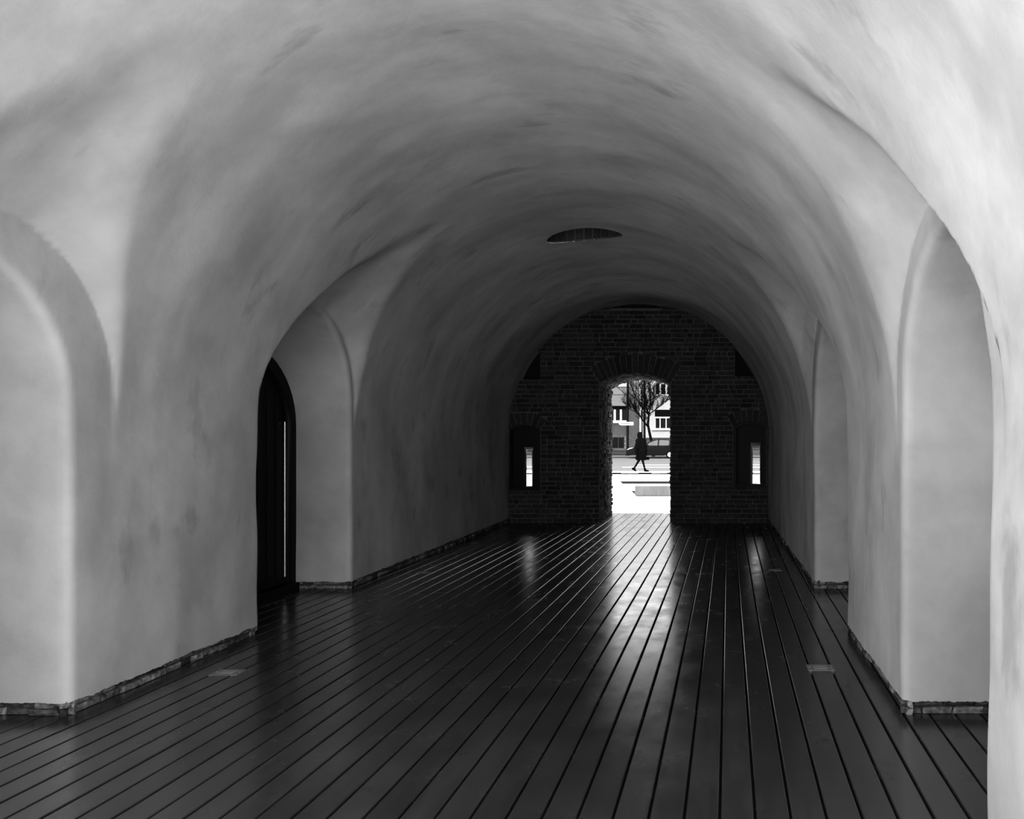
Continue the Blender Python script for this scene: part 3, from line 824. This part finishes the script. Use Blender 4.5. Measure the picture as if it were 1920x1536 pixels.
# ------------------------------------------------------------------ parked car, nose to the left
car = empty('car', (-6.78, 66.0, -.03)); tag(car, 'dark hatchback car parked along the far kerb facing left', 'car')
def arcpts(cx, r, n=10): return [(cx + r * math.cos(math.pi * i / n), .30 + r * math.sin(math.pi * i / n)) for i in range(n + 1)]
prof = [(.06, .24), (0, .38), (.02, .55), (.10, .68), (.40, .78), (.80, .87), (1.20, .96), (2.0, .985), (3.0, 1.0), (3.75, 1.02), (3.98, .95), (4.08, .72), (4.10, .42), (4.05, .26)]
bot = [(x, z) for x, z in arcpts(3.36, .36)] + [(2.9, .22), (1.55, .22)] + [(x, z) for x, z in arcpts(1.08, .36)]
poly = prof + bot
bm = bmesh.new()
va = [bm.verts.new((x, -.84, z)) for x, z in poly]; vb = [bm.verts.new((x, .84, z)) for x, z in poly]
fa = bm.faces.new(va); fb = bm.faces.new(vb[::-1])
for i in range(len(poly)): bm.faces.new((va[i], vb[i], vb[(i + 1) % len(poly)], va[(i + 1) % len(poly)]))
ed = [e for e in bm.edges if (e in fa.edges or e in fb.edges) and all(v.co.z > .5 for v in e.verts)]
bmesh.ops.bevel(bm, geom=ed, offset=.07, segments=3, profile=.6, affect='EDGES')
bmesh.ops.recalc_face_normals(bm, faces=bm.faces[:])
for v in bm.verts:                               # nose and tail narrow in plan
    k = max(0, .9 - v.co.x) / .9; k2 = max(0, v.co.x - 3.4) / .7
    v.co.y *= 1 - .14 * k * k - .10 * k2 * k2
me = bpy.data.meshes.new('bodywork'); bm.to_mesh(me); bm.free(); me.materials.append(M['carpaint'])
me.polygons.foreach_set('use_smooth', [True] * len(me.polygons)); me.set_sharp_from_angle(angle=math.radians(35))
link(bpy.data.objects.new('bodywork', me), car)
roofp = [(1.22, .95), (1.55, 1.13), (1.95, 1.325), (2.25, 1.42), (2.65, 1.46), (3.05, 1.445), (3.40, 1.39), (3.68, 1.25), (3.92, .99)]
def yy_(z): return .80 - .28 * max(0, (z - .95))
mb = MB()
for s in (-1, 1):
    mb.tube([(x, s * (yy_(z) - .01), z) for x, z in roofp], [.045] * 3 + [.04] * 4 + [.05, .06], 8)
    mb.tube([(2.45, s * yy_(1.0), .98), (2.5, s * yy_(1.42), 1.43)], .05, 8)
    mb.tube([(3.30, s * yy_(1.0), .98), (3.38, s * yy_(1.38), 1.38)], .05, 8)
mb.build('pillar', M['carpaint'], car, True)
mb = MB(); V = []; st = roofp[2:8]
for x, z in st:
    for j in range(7):
        u = -1 + j / 3; V.append((x, u * (yy_(z) - .01), z + .03 + .035 * (1 - u * u)))
F = [(i * 7 + j, (i + 1) * 7 + j, (i + 1) * 7 + j + 1, i * 7 + j + 1) for i in range(len(st) - 1) for j in range(6)]
n0 = len(V); V2 = [(x, y, z - .03) for x, y, z in V]
mb.add(V + V2, F + [tuple(n0 + k for k in f[::-1]) for f in F]); mb.build('roof', M['carpaint'], car, True)
def pane(name, pts):
    mb = MB(); n = len(pts); mb.add(pts, [tuple(range(n))]); mb.build(name, M['carglass'], car)
for s in (-1, 1):
    top = [p for p in roofp]
    pane('side_window', [(1.35, s * yy_(1.0), .99), (2.44, s * yy_(1.0), 1.0), (2.48, s * yy_(1.4), 1.42), (2.25, s * yy_(1.4), 1.40), (1.95, s * yy_(1.3), 1.31), (1.55, s * yy_(1.12), 1.12)])
    pane('side_window', [(2.47, s * yy_(1.0), 1.0), (3.29, s * yy_(1.0), 1.0), (3.37, s * yy_(1.38), 1.37), (3.05, s * yy_(1.42), 1.43), (2.65, s * yy_(1.43), 1.44), (2.51, s * yy_(1.42), 1.43)])
    pane('side_window', [(3.33, s * yy_(1.0), 1.0), (3.86, s * yy_(1.0), 1.0), (3.66, s * yy_(1.25), 1.24), (3.41, s * yy_(1.37), 1.37)])
pane('windscreen', [(1.22, -.76, .96), (1.22, .76, .96), (2.0, .68, 1.35), (2.0, -.68, 1.35)])
pane('rear_window', [(3.92, .76, 1.0), (3.92, -.76, 1.0), (3.62, -.7, 1.29), (3.62, .7, 1.29)])
def wheel(x, s):
    w_ = empty('wheel', (x, s * .80, .30), 0, car)
    m1 = MB(); m1.lathe([(.185, -.09), (.27, -.095), (.298, -.07), (.30, 0), (.298, .07), (.27, .095), (.185, .09)], (0, 0, 0), 'y', 28); m1.build('tyre', M['tyre'], w_, True)
    m2 = MB(); m2.lathe([(.19, -.085), (.19, .085), (.175, .085), (.17, -.04), (.0, -.04), ], (0, 0, 0), 'y', 28)
    for k in range(7):
        a = 2 * math.pi * k / 7
        m2.tube([(0, s * .07, 0), (.18 * math.cos(a), s * .085, .18 * math.sin(a))], [.035, .022], 6)
    m2.lathe([(.05, -.09), (.05, .09), (0, .095)], (0, 0, 0), 'y', 12)
    m2.build('rim', M['alloy'], w_, True)
for x in (1.08, 3.36):
    for s in (-1, 1): wheel(x, s)
for s in (-1, 1):
    mb = MB(); mb.lathe([(0, -.10), (.06, -.07), (.085, 0), (.06, .07), (0, .10)], (0, 0, 0), 'x', 14)
    o = mb.build('headlamp', M['headlamp'], car, True); o.scale = (1.9, .55, .85); o.rotation_euler = (0, -.42, s * -.25); o.location = (.24, s * .66, .70)
    mb = MB(); mb.box(-.02, .10, -.07, .07, -.05, .05, ch=.02); o = mb.build('mirror', M['carpaint'], car, True); o.location = (1.62, s * .90, 1.04)
    for xh in (2.25, 3.15):
        mb = MB(); mb.box(-.09, .09, -.018, .018, -.014, .014, ch=.008); o = mb.build('door_handle', M['cartrim'], car); o.location = (xh, s * .85, .90)
mb = MB(); mb.box(-.005, .02, -.35, .35, .38, .5, ch=.006); mb.build('grille', M['cartrim'], car)
for s in (-1, 1):
    mb = MB(); mb.box(1.75, 2.15, s * .38 - .22, s * .38 + .22, .45, 1.12, ch=.06); mb.box(1.92, 2.12, s * .38 - .1, s * .38 + .1, 1.12, 1.3, ch=.04)
    mb.build('seat', M['cartrim'], car)

# ------------------------------------------------------------------ bare street tree
tree = empty('bare_tree', (0, 0, 0)); tag(tree, 'bare leafless tree leaning beside the car before the houses', 'tree')
TB = Vector((-4.92, 68.6, .05)); tree.location = TB
def at(px, py, dy=0.0):
    s = 1600 / (68.6 + dy); return Vector(((px - 1340) / s, 68.6 + dy, 1.6 - (py - 820) / s)) - TB
rt = random.Random(21)
mb = MB(); mb.tube([(0, 0, -.06), at(1223.5, 842), at(1221, 826), at(1217.5, 810), at(1215, 797), at(1216, 786), at(1216.5, 777)], [.16, .125, .115, .105, .10, .085, .08], 10)
mb.build('trunk', M['bark'], tree, True)
limbs = [
    ([(1214.5, 800, 0), (1206, 789, -.3), (1197, 776, -.6), (1188, 764, -.9), (1181, 748, -1.0)], .075),
    ([(1216.5, 778, 0), (1208, 769, .2), (1200, 757, .5), (1192, 745, .7), (1185, 728, .9)], .065),
    ([(1216.5, 778, 0), (1212, 764, -.2), (1210, 744, -.4), (1209, 724, -.5), (1207, 700, -.6)], .07),
    ([(1216.5, 778, 0), (1219, 764, .3), (1220, 746, .4), (1219.5, 724, .6), (1222, 700, .8)], .06),
    ([(1217, 777, 0), (1226, 771, -.4), (1236, 762, -.8), (1248, 752, -1.2), (1262, 735, -1.5)], .05),
    ([(1219.5, 752, .4), (1226, 744, .5), (1238, 742, .6), (1252, 743, .8), (1268, 738, 1.0)], .045),
    ([(1218, 764, .3), (1228, 745, 0), (1233, 728, -.3), (1237, 708, -.5)], .04),
    ([(1211, 752, -.3), (1203, 738, -.8), (1199, 722, -1.1), (1196, 704, -1.3)], .045),
    ([(1199, 779, -.5), (1190, 772, -1.2), (1181, 768, -1.8), (1172, 757, -2.2)], .035),
]
twm = MB()
def twig(p, d, L_, r, depth):
    pts = [p]; q = p.copy(); dd = d.normalized()
    n = 4
    for i in range(n):
        dd = (dd + Vector((rt.uniform(-.22, .22), rt.uniform(-.22, .22), rt.uniform(-.05, .22)))).normalized()
        q = q + dd * L_ / n; pts.append(q.copy())
    twm.tube(pts, [max(r * (1 - .7 * i / n), .006) for i in range(n + 1)], 5, False)
    if depth > 0:
        for i in range(1, n + 1):
            for _ in range(2 if depth > 1 else 1):
                if rt.random() < .85:
                    sd = (dd + Vector((rt.uniform(-1, 1), rt.uniform(-1, 1), rt.uniform(-.3, .9))) * .9).normalized()
                    twig(pts[i], sd, L_ * rt.uniform(.45, .7), r * .55, depth - 1)
for pts, r in limbs:
    w_ = [at(*p) for p in pts]; n = len(w_)
    mb = MB(); mb.tube(w_, [r * (1 - .62 * i / (n - 1)) for i in range(n)], 8); mb.build('branch', M['bark'], tree, True)
    for i in range(1, n):
        for f_ in (.25, .6, .95):
            p = w_[i - 1].lerp(w_[i], f_); d = (w_[i] - w_[i - 1]).normalized()
            for _ in range(2):
                sd = (d * .7 + Vector((rt.uniform(-1, 1), rt.uniform(-1, 1), rt.uniform(-.2, .9)))).normalized()
                twig(p, sd, rt.uniform(.5, 1.0), r * .3, 2)
tw = twm.build('twigs', M['bark'], tree); tw['kind'] = 'stuff'

# ------------------------------------------------------------------ pole and street sign
pole = empty('utility_pole', (-7.24, 71.0, .06)); tag(pole, 'tall dark pole standing on the far sidewalk before the grey house', 'pole')
mb = MB(); mb.tube([(0, 0, -.02), (0, 0, 2.2), (0, 0, 8.2)], [.12, .11, .085], 14); mb.build('shaft', M['iron'], pole, True)
mb = MB(); mb.lathe([(.17, -.02), (.17, .04), (.14, .10), (.13, .35), (.115, .40)], (0, 0, 0), 'z', 16); mb.build('base', M['iron'], pole, True)
sg = empty('street_sign', (-7.24, 70.81, 2.67 + .06)); tag(sg, 'white arrow-ended street name sign fixed to the dark pole', 'sign')
def rsign(L_, H_, tip, off=0):
    pts = [(-L_ / 2 + tip, -H_ / 2), (L_ / 2 - .03, -H_ / 2), (L_ / 2, -H_ / 2 + .03), (L_ / 2, H_ / 2 - .03), (L_ / 2 - .03, H_ / 2), (-L_ / 2 + tip, H_ / 2), (-L_ / 2 + tip * .35, H_ * .36), (-L_ / 2, .03), (-L_ / 2, -.03), (-L_ / 2 + tip * .35, -H_ * .36)]
    return pts
mb = MB(); mb.prism(rsign(1.20, .27, .2), -.02, .015); f_ = mb.build('panel', M['signface'], sg); f_.location = (-.10, 0, 0)
mb = MB()
xx = -.42
for k, (wd, hh, dn) in enumerate([(.06, .11, 0), (.05, .07, 0), (.05, .07, 0), (.03, .07, .03), (.05, .07, 0), (.05, .07, 0), (.04, .07, 0), (.05, .11, 0), (.04, .10, 0), (.05, .07, 0), (.05, .08, 0), (.05, .07, 0), (.05, .07, 0), (.05, .07, 0)]):
    mb.box(xx, xx + .026, -.026, -.018, -.045 - dn, -.045 + hh); mb.box(xx + wd - .024, xx + wd, -.026, -.018, -.045, -.045 + hh * .8)
    mb.box(xx, xx + wd, -.026, -.018, -.012 + (k % 3) * .01, .022 + (k % 3) * .01); xx += wd + .0125
mb.build('lettering', M['ink'], f_)
for zz in (-.08, .08):
    mb = MB(); mb.tube([(0, .01, zz), (0, .075, zz)], .014, 8); mb.build('bracket', M['iron'], sg)

# ------------------------------------------------------------------ houses across the road
FY = 72.0
def H(px, py): return ((px - 1340) / 22.222, 1.6 - (py - 820) / 22.222)
def hwindow(parent, x0, x1, z0, z1, mull, mw, name='window', frame=True, fw=.06, dep=.14):
    fr = MB()
    for a, b, c, d in ((x0, x0 + fw, z0, z1), (x1 - fw, x1, z0, z1), (x0, x1, z0, z0 + fw), (x0, x1, z1 - fw, z1)): fr.box(a, b, FY + dep - .08, FY + dep, c, d)
    for m_ in mull: fr.box(m_ - mw / 2, m_ + mw / 2, FY + dep - .09, FY + dep + .01, z0, z1)
    w_ = fr.build(name, M['whitepaint'] if frame else M['blackmetal'], parent)
    gl = MB(); gl.box(x0, x1, FY + dep, FY + dep + .02, z0, z1); gl.build('pane', M['windowglass'], w_)
    return w_
hb = empty('house', (0, 0, 0)); tag(hb, 'weathered grey rendered house behind the dark pole', 'house')
xe = -6.38
w1 = (-9.25, -7.36, 2.95, 4.22); w2 = (-8.9, -7.36, 6.0, 7.5); bs = (-8.64, -7.64, .66, 1.60)
holes = [rect(*w1), rect(*w2), rect(*bs)]
slab('wall', rect(-24, xe, 1.78, 4.24), [rect(*w1)], FY, FY + .4, M['facade_grey'], hb)
slab('upper_wall', rect(-24, xe, 4.24, 9.4), [rect(*w2)], FY, FY + .4, M['facade_light'], hb)
slab('lower_wall', rect(-24, xe, .48, 1.78), [rect(*bs)], FY - .02, FY + .4, M['stipple'], hb)
mb = MB(); mb.box(-24, xe, FY + .42, FY + 9, 0, 9.4); mb.build('house_body', M['facade_dark'], hb)
mb = MB(); mb.box(-24, -7.05, FY - .10, FY, 0, .42); mb.box(-24, -7.05, FY - .13, FY, .16, .21); mb.build('plinth', M['plinth'], hb)
mb = MB(); mb.box(-7.05, xe, FY - .06, FY, 0, .5); mb.build('plinth', M['plinth'], hb)
mb = MB(); mb.box(-24, -7.3, FY - .10, FY + .01, 4.30, 4.50, ch=.02); mb.box(-24, -7.3, FY - .16, FY + .01, 4.24, 4.31, ch=.01); mb.build('cornice', M['facade_light'], hb)
mb = MB(); mb.box(-24, -7.3, FY - .03, FY + .01, 5.17, 5.22); mb.build('string_course', M['facade_grey'], hb)
w_ = hwindow(hb, *w1, [-8.44, -7.92], .16)
mb = MB(); mb.box(w1[0], w1[1], FY + .0, FY + .1, 3.95, 4.22); mb.build('blind_box', M['blind_sill_shadow'], w_)
mb = MB(); mb.box(w1[0] - .1, w1[1] + .05, FY - .10, FY + .1, 2.80, 2.96, ch=.01); mb.build('sill', M['whitepaint'], w_)
w_ = hwindow(hb, *w2, [-8.2], .12, fw=.12)
mb = MB(); mb.box(w2[0] - .1, w2[1] + .06, FY - .10, FY + .1, 5.88, 6.02, ch=.01); mb.build('sill', M['whitepaint'], w_)
w_ = hwindow(hb, *bs, [-8.14], .03, 'basement_window', False, .03, .2)
mb = MB()
for k in range(6):
    for xs_ in (bs[0] - .2, bs[1] + .03):
        e = .05 if k % 2 else 0
        mb = MB(); mb.box(xs_ + e, xs_ + .16, FY - .06, FY + .02, .66 + k * .165, .66 + k * .165 + .12, .2 + .5 * (k % 2), ch=.015)
        mb.build('quoin', M['facade_light'], w_)
mb = MB(); mb.box(bs[0] - .25, bs[1] + .25, FY - .08, FY + .1, .46, .64, ch=.015); mb.build('sill', M['facade_grey'], w_)
mb = MB(); mb.tube([(-6.26, FY - .10, .1), (-6.26, FY - .10, 9.4)], .085, 12); mb.build('drainpipe', M['whitepaint'], hb, True)

hr = empty('house', (0, 0, 0)); tag(hr, 'bright white rendered house behind the bare tree and car', 'house')
xs_ = -5.82
lw = (-5.05, -2.6, 2.30, 3.26); bl = (3.26, 3.92); uw = (-5.02, -2.6, 5.16, 6.15)
slab('wall', rect(xs_, 26, 1.56, 9.4), [rect(lw[0], lw[1], lw[2], bl[1]), rect(*uw)], FY - .05, FY + .4, M['facade_white'], hr)
mb = MB(); mb.box(xs_, 26, FY - .02, FY + .4, 0, 1.56); mb.build('plinth', M['facade_grey'], hr)
mb = MB(); mb.box(xs_, 26, FY - .09, FY - .0, 1.44, 1.54); mb.build('plinth_cap', M['plinth'], hr)
mb = MB(); mb.box(xs_, 26, FY + .42, FY + 9, 0, 9.4); mb.box(xe, xs_, FY + .7, FY + 1.0, 0, 9.4); mb.build('house_body', M['facade_dark'], hr)
w_ = hwindow(hr, *lw, [-4.61, -4.10, -3.4], .075)
mb = MB(); mb.box(lw[0], lw[1], FY - .02, FY + .12, bl[0] + .06, bl[1]); mb.build('roller_blind', M['blind_sill_shadow'], w_)
mb = MB(); mb.box(lw[0], lw[1], FY - .03, FY + .12, bl[0] - .03, bl[0] + .06); mb.build('lintel_rail', M['whitepaint'], w_)
mb = MB(); mb.box(lw[0] - .22, lw[1] + .1, FY - .16, FY + .1, 2.18, 2.31, ch=.012); mb.build('sill', M['whitepaint'], w_)
mb = MB(); mb.box(lw[0] - .22, lw[1] + .1, FY - .12, FY - .05, 2.13, 2.18); mb.build('sill_shadow_strip', M['blind_sill_shadow'], w_)  # dark strip painting the shadow the sill throws below it
w_ = hwindow(hr, *uw, [-4.60, -4.08, -3.4], .14)
mb = MB(); mb.box(uw[0] - .15, uw[1] + .1, FY - .16, FY + .1, 5.03, 5.17, ch=.012); mb.build('sill', M['whitepaint'], w_)
mb = MB(); mb.tube([(-6.10, FY + .55, .1), (-6.10, FY + .55, 9.4)], .05, 10); mb.build('drainpipe', M['whitepaint'], hr, True)
lp = empty('wall_lamp', (-3.86, FY - .05, 4.86)); tag(lp, 'small dark round lamp on the white house below its upper window', 'lamp')
mb = MB(); mb.lathe([(0, -.12), (.09, -.10), (.12, -.05), (.12, .0), (0, .0)], (0, 0, 0), 'y', 18); mb.build('housing', M['iron'], lp, True)
mb = MB(); mb.lathe([(0, -.13), (.05, -.122), (.07, -.105)], (0, 0, 0), 'y', 18); mb.build('lens', M['lens'], lp, True)

# ------------------------------------------------------------------ overcast sky, camera, view
SKY = 1.0; GLOW = 0.42
w = bpy.data.worlds.new('overcast'); scn.world = w; w.use_nodes = True
nt = w.node_tree; bg = nt.nodes['Background']
tc = nt.nodes.new('ShaderNodeTexCoord'); sp = nt.nodes.new('ShaderNodeSeparateXYZ'); nt.links.new(tc.outputs['Generated'], sp.inputs[0])
mr = nt.nodes.new('ShaderNodeMapRange'); mr.inputs['From Min'].default_value = 0; mr.inputs['From Max'].default_value = 1
mr.inputs['To Min'].default_value = .75; mr.inputs['To Max'].default_value = 1.25
nt.links.new(sp.outputs['Z'], mr.inputs['Value']); 
def wmath(op, a, b):
    q = nt.nodes.new('ShaderNodeMath'); q.operation = op
    for i_, v_ in enumerate((a, b)):
        if isinstance(v_, (int, float)): q.inputs[i_].default_value = v_
        else: nt.links.new(v_, q.inputs[i_])
    return q.outputs[0]
# the sky is brighter behind the viewer and dimmer over the houses
sky = wmath('MULTIPLY', mr.outputs['Result'], wmath('ADD', wmath('MULTIPLY', sp.outputs['Y'], -GLOW), 1.0))
nt.links.new(sky, bg.inputs['Color'])
bg.inputs['Strength'].default_value = SKY

sl = bpy.data.lights.new('sun', 'SUN'); sl.energy = 2.2; sl.angle = math.radians(1.5)
so = bpy.data.objects.new('sun', sl); col.objects.link(so)
so.rotation_euler = Vector((-.45, .06, 1.0)).to_track_quat('Z', 'Y').to_euler()      # high veiled sun to the left
so.location = (20, 10, 30)

cam = bpy.data.cameras.new('camera'); co = bpy.data.objects.new('camera', cam); col.objects.link(co)
co.location = (0, 0, 1.6); co.rotation_euler = (math.pi / 2, 0, 0)
cam.sensor_fit = 'HORIZONTAL'; cam.sensor_width = 36; cam.lens = 1600 / 1920 * 36
cam.shift_x = (960 - 1340) / 1920; cam.shift_y = (820 - 768) / 1920
cam.clip_start = .05; cam.clip_end = 500
scn.camera = co
vs_ = scn.view_settings; scn.display_settings.display_device = 'sRGB'
vs_.view_transform = 'Standard'; vs_.look = 'None'; vs_.gamma = 1; vs_.use_curve_mapping = False
vs_.exposure = 2.87
